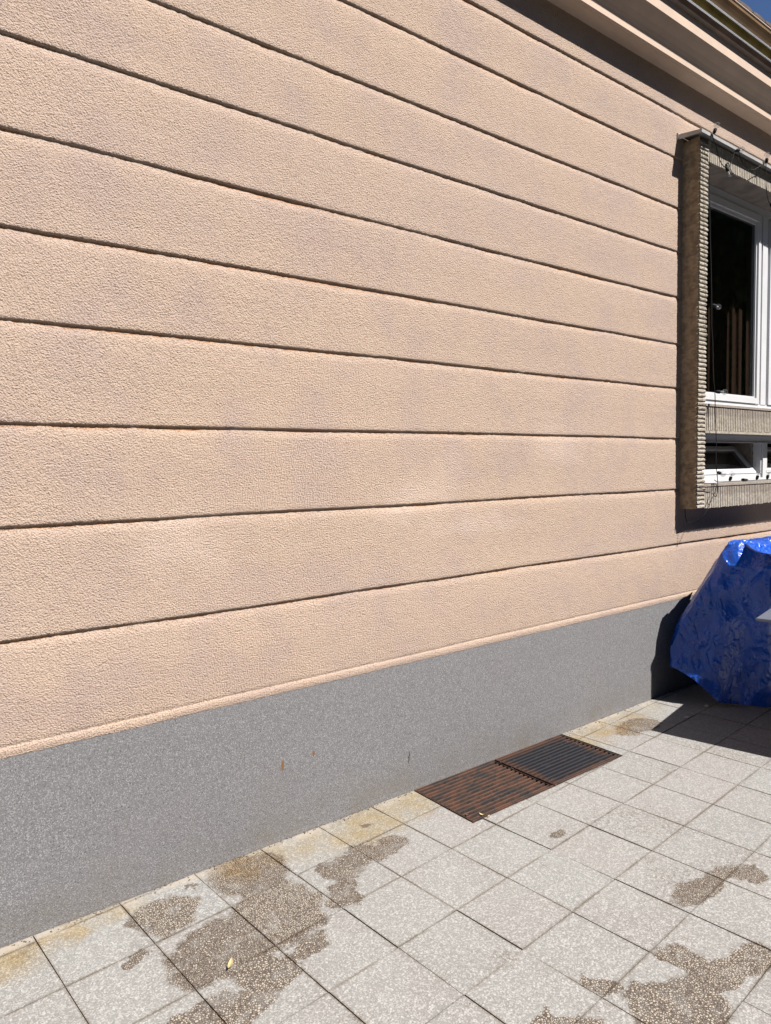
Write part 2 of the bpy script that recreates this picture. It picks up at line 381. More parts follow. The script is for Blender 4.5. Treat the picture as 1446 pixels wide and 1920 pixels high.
for i in range(-22, 42):
    for j in range(-12, 19):
        gap = .0015+random.random()*.0005
        jit = [random.uniform(-.0007, .0007) for _ in range(8)]
        q = [tp(i, j), tp(i+1, j), tp(i+1, j+1), tp(i, j+1)]
        cen = (q[0]+q[2])/2
        if cen.y > .15 or cen.y < -6.2 or cen.x < -5.6 or cen.x > 12.4: continue
        q = [p+(cen-p).normalized()*gap*1.4+Vector((jit[2*k], jit[2*k+1])) for k, p in enumerate(q)]
        full = [tuple(p) for p in q]
        wy = -.004+.003*nz(cen.x*3, 1)
        poly = clip(full, 0, 1, wy)
        if len(poly) < 3 or area(poly) < 2e-4: continue
        pieces = [poly]
        if poly and max(p[0] for p in poly) > GR[0]-.004 and min(p[0] for p in poly) < GR[1]+.004 and max(p[1] for p in poly) > GR[2]-.004:
            e = .003
            pieces = [clip(poly, 1, 0, GR[0]-e), clip(poly, -1, 0, -GR[1]-e), clip(clip(clip(poly, 0, 1, GR[2]-e), -1, 0, -GR[0]+e), 1, 0, GR[1]+e)]
            pieces = [p for p in pieces if len(p) > 2 and area(p) > 1e-4]
        if not pieces: continue
        top = random.uniform(-.0012, .0012); tx, ty = random.uniform(-.004, .004), random.uniform(-.004, .004)
        mb = MB()
        for p in pieces: mb.prism(p, -.03, 0)
        near = cen.y > -3.3 and -.4 < cen.x < 6.6
        def dist_edge(x, y):
            d = 1e9
            for k in range(4):
                a, b = full[k], full[(k+1) % 4]; ex, ey = b[0]-a[0], b[1]-a[1]; L = math.hypot(ex, ey)
                d = min(d, abs((x-a[0])*ey-(y-a[1])*ex)/L)
            return d
        if near and ntile < 296:
            # fine grid on the top so that the joint dirt can follow the tile edge
            bm = bmesh.new()
            bmv = [bm.verts.new((x-cen.x, y-cen.y, z)) for x, y, z in mb.v]
            for fc in mb.f: bm.faces.new([bmv[k] for k in fc])
            tops = [fc for fc in bm.faces if abs(fc.normal.z) > .9 or all(v.co.z > -.001 for v in fc.verts)]
            tops = [fc for fc in bm.faces if all(v.co.z > -.001 for v in fc.verts)]
            bm.normal_update()
            r_ = bmesh.ops.inset_individual(bm, faces=tops, thickness=.012)
            for v in bm.verts:
                if v.co.z > -.001: v.co.z = top+tx*v.co.x+ty*v.co.y
            bmesh.ops.recalc_face_normals(bm, faces=bm.faces)
            me = bpy.data.meshes.new('paving_tile'); bm.to_mesh(me); bm.free()
            a = me.attributes.new('joint_dist', 'FLOAT', 'POINT')
            for k, v in enumerate(me.vertices): a.data[k].value = dist_edge(v.co.x+cen.x, v.co.y+cen.y)
            o = link('paving_tile', me, M['tile'], paving); o.location = (cen.x, cen.y, 0); ntile += 1
        else:
            b = len(rest.v); rest.v += [(x, y, z+(top if z > -.01 else 0)) for x, y, z in mb.v]; rest.f += [tuple(b+k for k in fc) for fc in mb.f]
o = rest.make('outer_paving_tiles', M['tile'], paving); tag(o, kind='stuff')
a = o.data.attributes.new('joint_dist', 'FLOAT', 'POINT')
for k in range(len(o.data.vertices)): a.data[k].value = .05

# light well under the gratings
x0, x1, y0 = GR
mb = MB(); t = .05
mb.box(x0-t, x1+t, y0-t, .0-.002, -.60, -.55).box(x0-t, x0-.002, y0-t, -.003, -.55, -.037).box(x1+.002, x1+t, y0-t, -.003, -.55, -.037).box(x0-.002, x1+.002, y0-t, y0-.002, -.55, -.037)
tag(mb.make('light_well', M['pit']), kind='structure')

# ------------------------------------------------------------------ gratings
def grating(xa, xb, label, mat, fmat):
    cx = (xa+xb)/2; t = thing('floor_grating', label, 'drain grating', (cx, 0, 0), 'steel gratings over the light well at the foot of the wall')
    ya, yb = -.424, -.006; xa -= cx; xb -= cx; z = .0
    fm = MB(); w_ = .006
    fm.box(xa, xb, ya, ya+w_, -.03, z+.002).box(xa, xb, yb-w_, yb, -.03, z+.002)
    fm.box(xa, xa+.003, ya+w_, yb-w_, -.03, z+.001); fm.box(xb-.003, xb, ya+w_, yb-w_, -.03, z-.004)
    fm.make('frame', fmat, t)
    n = 14; base = None
    for k in range(n):
        y = ya+.019+(yb-ya-.038)*k/(n-1)
        if base is None:
            bm_ = MB(); e_ = .0055
            out_ = [(xa+.006, -.028), (xb-.022, -.028), (xb-.020, -.016), (xb-.017, -.004), (xb-.0175, 0), (xa+.008, 0), (xa+.006, -.004), (xa+.006, -.016)]
            bm_.v = [(p[0], -e_, p[1]) for p in out_]+[(p[0], e_, p[1]) for p in out_]
            bm_.f = [tuple(range(8)), tuple(range(15, 7, -1))]+[(q, (q+1) % 8, 8+(q+1) % 8, 8+q) for q in range(8)]
            base = bm_.make('grating_bar', mat, t); o = base
        else:
            o = base.copy(); col.objects.link(o); o.parent = t
        o.location = (random.uniform(-.0008, .0008), y, random.uniform(-.0008, .0008)); o.rotation_euler = (random.uniform(-.03, .03), 0, random.uniform(-.002, .002))
    for xx in (xa+.045, (xa+xb)/2, xb-.045):
        c = MB().tube([(xx, ya+w_, -.012), (xx, yb-w_, -.012)], .004, 6); c.make('cross_rod', mat, t)
    return t
grating(2.256, 2.838, 'rusty brown steel floor grating at the wall foot, the nearer of the two', M['rust'], M['rust'])
grating(2.848, 3.430, 'blackened steel floor grating with rusty rim, the farther one, beside the rusty grating', M['blackrust'], M['rust'])

# ------------------------------------------------------------------ house
house = thing('house', 'salmon stucco house with horizontal grooves, grey plinth and projecting stone-clad window bay', 'house', (0, 0, 0))
GZ = [1.060, 1.455, 1.813, 2.166, 2.474, 2.796, 3.109, 3.405, 3.735, 4.029]
WT = 4.40
prof = [(.662, 0), (.664, -.0008), (.680, -.0015), (.694, -.0005), (.6975, .0022), (.7005, .0036), (.705, .001), (.716, 0)]
for g1 in GZ:
    prof += [(g1-.040, 0), (g1-.026, .0014), (g1-.009, .0060), (g1-.002, .0086), (g1+.0045, .0086), (g1+.0062, .0044), (g1+.0070, .0008), (g1+.014, -.0006), (g1+.030, 0)]
prof += [(WT, 0)]
extra = [1.372, 3.80, 1.25, 1.63, 1.99, 2.32, 2.63, 2.95, 3.25, 3.57, 3.90, .88]
rows = prof+[(z, 0) for z in extra]
rows.sort()
xs = [XW0+.25*i for i in range(16)]; x = .0
while x < 4.80: xs.append(x); x += .0125
while x < 7.70: xs.append(x); x += .04
while x <= XW1: xs.append(x); x += .25
xs.append(XW1)
vs = []; fs = []; nr = len(rows); wr = random.Random(3)
for x in xs:
    for k, (z, d) in enumerate(rows):
        gi = min(range(len(GZ)), key=lambda q: abs(GZ[q]-z)); ing = abs(GZ[gi]-z) < .045
        dz = 0; dy = 0
        if ing:
            sd = 13.7*gi
            dz = .0045*nz(x*1.1, sd)+.0010*nz(x*6, sd+3)
            if d > -.001 and abs(GZ[gi]-z) < .02: dz += .0014*nz(x*34, sd+k*1.7)+.0016*nz(x*78, sd+k*3.1)
            if d > -.001 and abs(GZ[gi]-z) < .02: dz += wr.uniform(-.0009, .0009)
            if d > .003: dy = .003*nz(x*5, sd+9)+.0012*nz(x*24, sd+5)+wr.uniform(-.001, .001)
        elif .69 < z < .71:
            dz = .003*nz(x*2, 4)+.0018*nz(x*30, k); dy = .0012*nz(x*8, 6)
        elif z < .69: dz = .0025*nz(x*4, 8)+.0018*nz(x*35, 2)
        und = .0025*nz(x*.8, z*1.1, 3) if z > .75 else 0
        vs.append((x, d+dy+und, z+dz))
for i in range(len(xs)-1):
    for k in range(nr-1):
        xc, zc = (xs[i]+xs[i+1])/2, (rows[k][0]+rows[k+1][0])/2
        if 4.81 < xc < 7.64 and 1.372 < zc < 3.80: continue
        fs.append((i*nr+k, (i+1)*nr+k, (i+1)*nr+k+1, i*nr+k+1))
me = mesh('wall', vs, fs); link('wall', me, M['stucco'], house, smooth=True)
# the other walls of the house, plain
DEP = 9.0
MB().box(XW0, XW0+.3, .02, DEP, .0, WT).box(XW1-.3, XW1, .02, DEP, 0, WT).box(XW0+.3, XW1-.3, DEP-.3, DEP, 0, WT).make('outer_wall', M['stucco'], house)
# plinth
vs = []; fs = []
pr = [(-.62, 0), (.0, .0), (.02, .001), (.34, .0), (.60, 0), (.6625, .001), (.6635, .06)]
xs2 = [XW0+.1*i for i in range(161)]
for x in xs2:
    for k, (z, d) in enumerate(pr): vs.append((x, d+(.0022*nz(x*1.7, z*2, 7) if k in (2, 3) else 0), z))
n = len(pr)
for i in range(len(xs2)-1):
    for k in range(n-1): fs.append((i*n+k, (i+1)*n+k, (i+1)*n+k+1, i*n+k+1))
link('plinth', mesh('plinth', vs, fs), M['plinth'], house)

# eaves: board, lip, cove, fascia
cor = [(.05, 4.262), (.0, 4.264), (-.085, 4.266), (-.098, 4.262), (-.1125, 4.269), (-.1125, 4.300), (-.118, 4.318), (-.130, 4.340), (-.150, 4.368), (-.172, 4.392), (-.189, 4.412), (-.196, 4.420), (-.196, 4.62), (.05, 4.62)]
extrude_x('cornice', cor, XW0, XW1, M['eave'], house)
gut = thing('gutter'); gut.parent = house; 
extrude_x('gutter_bottom', [(-.1965, 4.512), (-.222, 4.520), (-.239, 4.541), (-.236, 4.556), (-.1965, 4.566)], XW0, XW1, M['brownpaint'], gut)
def bead(y, z, rr, nm='bead'):
    extrude_x(nm, [(y+rr*math.cos(a), z+rr*math.sin(a)) for a in [k*math.pi/4 for k in range(8)]], XW0, XW1, M['bead'], gut)
bead(-.2405, 4.5475, .0055)
extrude_x('gutter_side', [(-.2370, 4.556), (-.245, 4.560), (-.256, 4.572), (-.266, 4.592), (-.262, 4.600), (-.237, 4.61)], XW0, XW1, M['olive'], gut)
bead(-.2700, 4.5985, .0055)
extrude_x('gutter_trough', [(-.240, 4.6105), (-.262, 4.6105), (-.278, 4.622), (-.294, 4.638), (-.306, 4.655), (-.311, 4.672), (-.308, 4.673), (-.245, 4.69)], XW0, XW1, M['tan'], gut)
extrude_x('gutter_rim', [(-.312, 4.673), (-.316, 4.676), (-.316, 4.681), (-.309, 4.681)], XW0, XW1, M['eave'], gut)
gut.name = 'gutter'
roof = MB(); roof.hexa([(XW0-.3, -.30, 4.683), (XW1+.3, -.30, 4.683), (XW1+.3, 4.5, 7.08), (XW0-.3, 4.5, 7.08), (XW0-.3, -.30, 4.697), (XW1+.3, -.30, 4.697), (XW1+.3, 4.5, 7.20), (XW0-.3, 4.5, 7.20)])
ro = roof.make('roof', M['roof'], house)
MB().hexa([(XW0-.3, 4.5, 7.08), (XW1+.3, 4.5, 7.08), (XW1+.3, 9.3, 4.68), (XW0-.3, 9.3, 4.68), (XW0-.3, 4.5, 7.20), (XW1+.3, 4.5, 7.20), (XW1+.3, 9.3, 4.8), (XW0-.3, 9.3, 4.8)]).make('roof', M['roof'], house)
base = None; x = 1.5; k = 0
while x < 9.5:
    if base is None:
        b_ = MB(); pts = []
        for q in range(6):
            a = math.pi*q/5; pts.append((-.085*math.cos(a), .010+.012*math.sin(a)))
        pts += [(.085, 0), (-.085, 0)]
        n = len(pts); b_.v = [(p[0], 0, p[1]) for p in pts]+[(p[0], .36, p[1]+.18) for p in pts]
        b_.f = [tuple(range(n)), tuple(range(2*n-1, n-1, -1))]+[(q, (q+1) % n, n+(q+1) % n, n+q) for q in range(n)]
        base = b_.make('roof_tile', M['roof'], ro); o = base
    else:
        o = base.copy(); col.objects.link(o); o.parent = ro
    o.location = (x, -.318+random.uniform(-.003, .003), 4.684+random.uniform(-.001, .002)); x += .175

# ------------------------------------------------------------------ projecting window bay
bay = thing('window_bay'); bay.parent = house
X0, X1, D = 4.772, 7.72, .13
FRX = .030                      # strips stand this far in front of the core
core = MB()
core.box(X0+.004, X0+.098, -D+FRX-.012, .16, 1.322, 3.862)
core.box(X1-.10, X1, -D+FRX-.012, .16, 1.322, 3.862)
core.box(X0+.098, X1-.10, -D+.016, .16, 3.728, 3.862)
core.box(X0+.098, X1-.10, -D+.016, .05, 1.857, 2.052)
core.box(X0+.098, X1-.10, -D+.016, .05, 1.320, 1.488)
core.make('surround', M['render_dark'], bay)
# rough left side face of the pier
vs = []; fs = []; ny, nzz = 22, 420
for a in range(nzz+1):
    z = 1.318+(3.858-1.318)*a/nzz
    for b in range(ny+1):
        t = b/ny; y = .004-(D+.000)*t
        rib = .0045*max(0, min(1, (t-.45)*3))*(math.sin(2*math.pi*(z/.0300)+.6*nz(z*4, 1)) > -.55)
        rg = .004*nz(z*60, t*8, 1)+.003*nz(z*22, t*3, 5)+.003*nz(z*4, t*2, 9)
        vs.append((X0-.004-rib-rg-.006*t, y, z))
for a in range(nzz):
    for b in range(ny): i = a*(ny+1)+b; fs.append((i, i+1, i+ny+2, i+ny+1))
link('side_face', mesh('side_face', vs, fs), M['siderender'], bay)
# split-stone strips, one above the other, up the left edge
def strip_mesh(seed, L=.100, H=.0272, T=.030):
    rr = random.Random(seed); vs = []; nx_ = 5; fs = []
    pf = [(0, .0), (-T*.72, .0), (-T, H*.28), (-T-.001, H*.62), (-T*.86, H*.94), (-T*.5, H), (0, H)]
    for i in range(nx_+1):
        for k, (y, z) in enumerate(pf):
            j = .0022 if 0 < k < 6 else 0
            vs.append((L*i/nx_+(rr.uniform(-.003, .002) if i in (0, nx_) else 0), y+rr.uniform(-j, j), z+rr.uniform(-j, j)*.6))
    n = len(pf)
    for i in range(nx_):
        for k in range(n): k2 = (k+1) % n; fs.append((i*n+k, i*n+k2, (i+1)*n+k2, (i+1)*n+k))
    fs += [tuple(range(n)), tuple(nx_*n+k for k in reversed(range(n)))]
    me = mesh('stone_strip', vs, fs); me.materials.append(M['strip'])
    bm = bmesh.new(); bm.from_mesh(me); bmesh.ops.recalc_face_normals(bm, faces=bm.faces); bm.to_mesh(me); bm.free(); return me
protos = [strip_mesh(s) for s in range(9)]
z = 1.320; k = 0
while z < 3.835:
    o = bpy.data.objects.new('stone_strip', protos[k*5 % 9]); col.objects.link(o); o.parent = bay
    o.location = (X0+random.uniform(-.003, .002), -D+FRX-.002+random.uniform(-.002, .002), z)
    o.rotation_euler = (0, random.uniform(-.012, .012), random.uniform(-.02, .02)); z += .0300; k += 1
# vertical strips of the lintel, the breast and the foot band
def ribs(name, z0, z1, zs=None):
    mb = MB(); x = X0+.104
    while x < X1-.11:
        w2 = .0205+random.uniform(-.0004, .0004); y = -D+random.uniform(-.0004, .0004); a = random.uniform(-.003, .003); b = random.uniform(-.003, .003)
        mb.hexa([(x, y+.003, z0+a), (x+w2, y+.004, z0+a), (x+w2, -D+.0165, z0+a), (x, -D+.0165, z0+a), (x, y+.003, z1+b), (x+w2, y+.004, z1+b), (x+w2, -D+.0165, z1+b), (x, -D+.0165, z1+b)])
        x += .0262
    o = mb.make(name, M['strip'], bay); tag(o, kind='stuff'); return o
ribs('lintel_strips', 3.722, 3.857); ribs('breast_strips', 1.872, 2.042); ribs('foot_strips', 1.318, 1.472)
MB().box(X0+.100, X1-.1, -D-.001, -D+.0155, 1.853, 1.8705).box(X0+.100, X1-.1, -D-.003, -D+.0155, 2.0435, 2.060).box(X0+.100, X1-.1, -D-.002, -D+.0155, 1.4735, 1.494).make('edge_band', M['strip'], bay)
# zinc flashing over the lintel
fl = MB()
fl.hexa([(4.700, -.172, 3.870), (X1+.04, -.172, 3.866), (X1+.04, -.002, 3.880), (4.700, -.002, 3.892), (4.700, -.172, 3.8735), (X1+.04, -.172, 3.8695), (X1+.04, -.002, 3.8835), (4.700, -.002, 3.8955)])
fl.box(4.700, X1+.04, -.1745, -.1725, 3.853, 3.874)
fl.hexa([(4.697, -.1745, 3.850), (4.699, -.1745, 3.850), (4.699, -.002, 3.862), (4.697, -.002, 3.862), (4.697, -.1745, 3.8735), (4.699, -.1745, 3.8735), (4.699, -.002, 3.8955), (4.697, -.002, 3.8955)])
fl.box(4.690, 4.693, -.010, -.001, 3.86, 3.905)
fl.make('flashing', M['metal'], bay)
# window frames
YU, YL = .085, .012
def frame_bars(bars): 
    mb = MB()
    for b in bars: mb.box(*b)
    return mb
zt, zb = 3.726, 2.062
fb = MB()
fb.box(X0+.1, X1-.1, YU, YU+.06, 3.668, zt).box(X0+.1, X1-.1, YU, YU+.06, zb, 2.122)
fb.box(X0+.1, 4.925, YU+.0, YU+.06, 2.122, 3.668).box(6.172, 6.262, YU-.004, YU+.058, 2.122, 3.668).box(7.55, X1-.1, YU, YU+.06, 2.122, 3.668)
fb.box(X0+.1, X1-.1, YU-.022, YU-.001, zb, 2.094)
fb.make('window_frame', M['white'], bay)
for xa, xb in ((4.93, 6.132), (6.30, 7.545)):
    sf = MB()
    ya, yb = YU-.010, YU+.05
    sf.box(xa, xb, ya, yb, 3.606, 3.660).box(xa, xb, ya, yb, 2.126, 2.172)
    sf.box(xa, xa+.05, ya, yb, 2.172, 3.606).box(xb-.045, xb, ya, yb, 2.172, 3.606)
    sf.box(xa+.05, xb-.045, ya+.014, yb-.012, 3.580, 3.606).box(xa+.05, xb-.045, ya+.014, yb-.012, 2.172, 2.185)
    sf.box(xa+.05, xa+.063, ya+.014, yb-.012, 2.185, 3.580).box(xb-.062, xb-.045, ya+.014, yb-.012, 2.185, 3.580)
    sf.make('window_sash', M['white'], bay)
    MB().box(xa+.064, xb-.063, ya+.028, ya+.034, 2.186, 3.579).make('window_pane', M['glass'], bay)
    MB().box(xa+.064, xb-.063, YU+.058, YU+.10, 2.186, 3.579) 
# narrow strip between sash and mullion
MB().box(6.133, 6.171, YU+.02, YU+.058, 2.124, 3.667).box(6.263, 6.299, YU+.02, YU+.058, 2.124, 3.667).make('seal', M['white'], bay)
# lower, bottom-hung windows, tilted inwards
zt, zb = 1.856, 1.490
fb = MB()
fb.box(X0+.1, X1-.1, YL, YL+.06, 1.802, zt).box(X0+.1, X1-.1, YL, YL+.06, 1.490, 1.548)
fb.box(X0+.1, 4.99, YL, YL+.06, 1.548, 1.802).box(6.030, 6.130, YL-.004, YL+.058, 1.548, 1.802).box(7.56, X1-.1, YL, YL+.06, 1.548, 1.802)
fb.box(X0+.1, X1-.1, YL-.012, YL-.001, 1.795, 1.8015); fb.box(X0+.1, X1-.1, YL-.020, YL-.001, 1.490, 1.516)
fb.box(6.045, 6.118, YL-.016, YL-.0045, 1.490, 1.802)
fb.make('window_frame', M['white'], bay)
MB().box(4.991, 6.029, YL+.060, YL+.30, 1.803, 1.83).box(6.005, 6.028, YL+.0605, YL+.26, 1.49, 1.8025).make('reveal', M['render_dark'], bay)
for xa, xb in ((4.995, 5.985), (6.14, 7.55)):
    def tl(x, dy, dz):   # dz up the sash, dy through its thickness; tilted 35 degrees inwards
        a = R(40); return (x, YL+.006+dy*math.cos(a)+dz*math.sin(a), 1.556-dy*math.sin(a)+dz*math.cos(a))
    def tb(mb, a0, a1, d0, d1, h0, h1):
        mb.hexa([tl(a0, d0, h0), tl(a1, d0, h0), tl(a1, d1, h0), tl(a0, d1, h0), tl(a0, d0, h1), tl(a1, d0, h1), tl(a1, d1, h1), tl(a0, d1, h1)])
    mb = MB(); H = .285
    tb(mb, xa, xb, 0, .045, 0, .045); tb(mb, xa, xb, 0, .045, H-.035, H); tb(mb, xa, xa+.04, 0, .045, .045, H-.035); tb(mb, xb-.04, xb, 0, .045, .045, H-.035)
    mb.make('window_sash', M['white'], bay)
    mb = MB(); tb(mb, xa+.041, xb-.041, .018, .024, .046, H-.036); mb.make('window_pane', M['glass'], bay)
# room behind
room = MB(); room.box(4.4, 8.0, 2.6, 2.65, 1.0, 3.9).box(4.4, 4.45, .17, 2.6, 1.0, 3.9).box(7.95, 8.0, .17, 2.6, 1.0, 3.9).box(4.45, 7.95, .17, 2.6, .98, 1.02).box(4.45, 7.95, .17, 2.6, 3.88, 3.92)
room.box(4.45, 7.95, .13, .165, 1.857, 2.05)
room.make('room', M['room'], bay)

# curtains inside
def curtain(xa, xb, y, z0, z1, folds, label):
    vs = []; fs = []; n = folds*12
    for i in range(n+1):
        t = i/n; x = xa+(xb-xa)*t; p = 2*math.pi*folds*t+.8*math.sin(t*9)
        for k in range(7):
            z = z0+(z1-z0)*k/6; vs.append((x-xa+.012*math.sin(p*2+z), .016*math.sin(p+.2*math.sin(z*3)), z-z0))
    for i in range(n):
        for k in range(6): fs.append((i*7+k, (i+1)*7+k, (i+1)*7+k+1, i*7+k+1))
    o = link('curtain', mesh('curtain', vs, fs), M['curtain'], None, True); o.location = (xa, y, z0)
    tag(o, label, 'curtain', 'brown curtains behind the window')
curtain(5.55, 5.74, .34, 2.06, 3.70, 2, 'narrow brown curtain just right of the stone edge, behind the first window pane')
curtain(5.90, 6.50, .40, 2.06, 3.70, 4, 'wide brown curtain hanging in folds beside the white window post')
curtain(6.62, 7.6, .42, 2.06, 3.70, 6, 'brown curtain behind the second window pane, right of the white post')

# ------------------------------------------------------------------ string lights
def bez(pts, n=10):
    out = []
    for i in range(len(pts)-1):
        p0 = Vector(pts[max(i-1, 0)]); p1 = Vector(pts[i]); p2 = Vector(pts[i+1]); p3 = Vector(pts[min(i+2, len(pts)-1)])
        for k in range(n):
            t = k/n; out.append(.5*((2*p1)+(p2-p0)*t+(2*p0-5*p1+4*p2-p3)*t*t+(3*p1-p0-3*p2+p3)*t**3))
    out.append(Vector(pts[-1])); return out
BY = -.168
sl = thing('string_lights', 'black festoon cable with clear round bulbs hung along the flashing and down the window bay', 'string lights', (4.81, BY, 3.85))
O = Vector((4.81, BY, 3.85))
def rel(pts): return [Vector(p)-O for p in pts]
cable = MB()
cable.tube(rel(bez([(4.812, -.185, 3.864), (4.805, BY-.01, 3.83), (4.818, BY, 3.56), (4.833, BY, 3.24), (4.854, BY, 2.99), (4.868, BY, 2.735), (4.872, BY, 2.6), (4.888, BY, 2.49), (4.905, BY, 2.25), (4.928, BY, 2.13), (4.937, BY, 1.97), (4.957, BY, 1.78), (4.955, BY, 1.63), (4.975, BY, 1.55), (4.985, BY, 1.48), (4.980, BY, 1.43), (4.955, BY, 1.40), (4.93, BY+.01, 1.425)], 6)), .0028, 5)
cable.tube(rel(bez([(4.812, -.185, 3.864), (4.87, -.182, 3.80), (4.96, -.178, 3.705), (5.07, -.178, 3.715), (5.135, -.182, 3.83), (5.18, -.185, 3.858)], 6)), .0028, 5)
cable.tube(rel(bez([(5.18, -.185, 3.858), (5.25, -.178, 3.79), (5.40, -.176, 3.77), (5.55, -.18, 3.84), (5.602, -.186, 3.86), (5.615, -.18, 3.78), (5.65, -.178, 3.64), (5.72, -.178, 3.60), (5.9, -.178, 3.75), (6.0, -.183, 3.86), (6.4, -.183, 3.80), (6.6, -.183, 3.86), (7.1, -.183, 3.8), (7.5, -.183, 3.86)], 6)), .0028, 5)
cable.tube(rel(bez([(4.80, BY+.02, 1.50), (4.90, BY, 1.495), (4.965, BY, 1.485), (4.95, BY, 1.44), (4.90, BY, 1.385), (4.84, BY, 1.315), (4.80, BY+.03, 1.25), (4.775, -.06, 1.22), (4.79, -.03, 1.32)], 6)), .0026, 5)
cable.tube(rel(bez([(4.975, BY+.02, 1.52), (5.1, -.11, 1.502), (5.29, -.10, 1.500), (5.5, -.105, 1.500), (5.74, -.10, 1.500), (5.92, -.10, 1.500), (6.3, -.10, 1.5), (6.9, -.11, 1.5), (7.4, -.10, 1.5)], 6)), .0028, 5)
cable.make('cable', M['black'], sl)
def bulb(p, d, rr=.0215):
    p = Vector(p)-O; d = Vector(d).normalized()
    s_ = MB().tube([p, p+d*.012, p+d*.030, p+d*.034], [.006, .0115, .0125, .010], 8).make('socket', M['black'], sl, True)
    bm = bmesh.new(); bmesh.ops.create_uvsphere(bm, u_segments=14, v_segments=9, radius=rr)
    for v in bm.verts:
        if v.co.z < -.4*rr: v.co.x *= .72; v.co.y *= .72; v.co.z *= 1.15
    me = bpy.data.meshes.new('bulb'); bm.to_mesh(me); bm.free()
    b = link('bulb', me, M['bulbglass'], sl, True); b.location = p+d*(.036+rr); b.rotation_mode = 'QUATERNION'; b.rotation_quaternion = d.to_track_quat('Z', 'Y')
    MB().tube([p+d*.034, p+d*(.036+rr)], [.003, .0035], 6).make('filament', M['filament'], sl)
bulb((4.825, -.19, 3.868), (.35, -.2, 1)); bulb((5.135, -.19, 3.835), (.9, -.2, .25)); bulb((5.602, -.19, 3.862), (-.05, -.1, 1))
bulb((4.872, BY-.002, 2.735), (1, -.25, -.15)); bulb((4.925, BY-.003, 2.14), (.4, -.9, -.1)); bulb((4.965, BY-.003, 1.575), (1, -.3, -.25))
for px in (5.29, 5.72, 5.90, 6.35, 6.8): bulb((px, -.102, 1.503), (.15, -.25, 1) if px < 5.8 else (.1, -.2, 1))
bulb((6.0, -.19, 3.86), (.2, -.2, 1)); bulb((6.6, -.19, 3.86), (-.2, -.2, 1))
for px, pz in ((5.02, 3.70), (5.70, 3.60)): bulb((px, -.18, pz), (.3, -.3, -1))
MB().tube(rel([(5.50, -.100, 1.507), (5.60, -.085, 1.504)]), [.013, .009], 8).make('socket', M['black'], sl)

# ------------------------------------------------------------------ tarpaulin over a bulky thing
# columns run from the wall side round the left face and the front; rows from the hem to the crown
COL0 = [(4.69, -.03, .23), (4.70, -.02, .355), (4.76, -.04, .50), (4.89, -.06, .65), (4.97, -.10, .77), (5.04, -.16, .92), (5.06, -.24, 1.01), (5.02, -.32, 1.075)]
cols_ = [
 COL0,
 [(4.495, -.122, .243), (4.512, -.085, .365), (4.520, -.13, .504), (4.556, -.21, .666), (4.580, -.26, .79), (4.640, -.33, .955), (4.665, -.36, 1.045), (4.699, -.39, 1.118)],
 [(4.530, -.250, .178), (4.555, -.245, .33), (4.566, -.25, .50), (4.575, -.31, .67), (4.625, -.34, .80), (4.655, -.385, .905), (4.645, -.405, .955), (4.702, -.395, 1.116)],
 [(4.600, -.38, .035), (4.60, -.39, .28), (4.62, -.40, .48), (4.64, -.41, .67), (4.67, -.41, .80), (4.675, -.43, .905), (4.645, -.455, .955), (4.72, -.41, 1.110)],
 [(4.73, -.47, .012), (4.735, -.48, .26), (4.735, -.49, .46), (4.725, -.51, .66), (4.715, -.53, .79), (4.700, -.54, .90), (4.665, -.56, .958), (4.76, -.52, 1.065)],
 [(4.80, -.60, .008), (4.80, -.60, .26), (4.79, -.61, .46), (4.76, -.63, .66), (4.73, -.65, .79), (4.70, -.66, .885), (4.69, -.68, .965), (4.80, -.63, 1.015)],
 [(4.98, -.66, .006), (4.97, -.66, .26), (4.95, -.67, .46), (4.93, -.69, .66), (4.92, -.70, .79), (4.91, -.71, .885), (4.90, -.71, .95), (4.96, -.64, 1.00)],
 [(5.40, -.68, .006), (5.40, -.68, .26), (5.40, -.69, .46), (5.40, -.70, .66), (5.40, -.71, .79), (5.40, -.71, .88), (5.40, -.70, .95), (5.40, -.60, 1.02)],
 [(5.85, -.66, .006), (5.85, -.66, .26), (5.84, -.66, .46), (5.83, -.66, .66), (5.82, -.66, .79), (5.81, -.65, .88), (5.80, -.63, .95), (5.75, -.52, 1.02)],
 [(5.98, -.35, .02), (5.97, -.35, .26), (5.96, -.35, .46), (5.95, -.35, .66), (5.94, -.35, .79), (5.92, -.35, .9), (5.88, -.35, .98), (5.78, -.36, 1.05)],
 [(5.98, -.03, .05), (5.97, -.03, .26), (5.96, -.03, .46), (5.95, -.04, .66), (5.94, -.05, .79), (5.92, -.08, .9), (5.88, -.15, .98), (5.76, -.26, 1.04)],
]
nc, nrw = len(cols_), 8
vs = [p for c in cols_ for p in c]; fs = []
for i in range(nc-1):
    for k in range(nrw-1): fs.append((i*nrw+k, (i+1)*nrw+k, (i+1)*nrw+k+1, i*nrw+k+1))
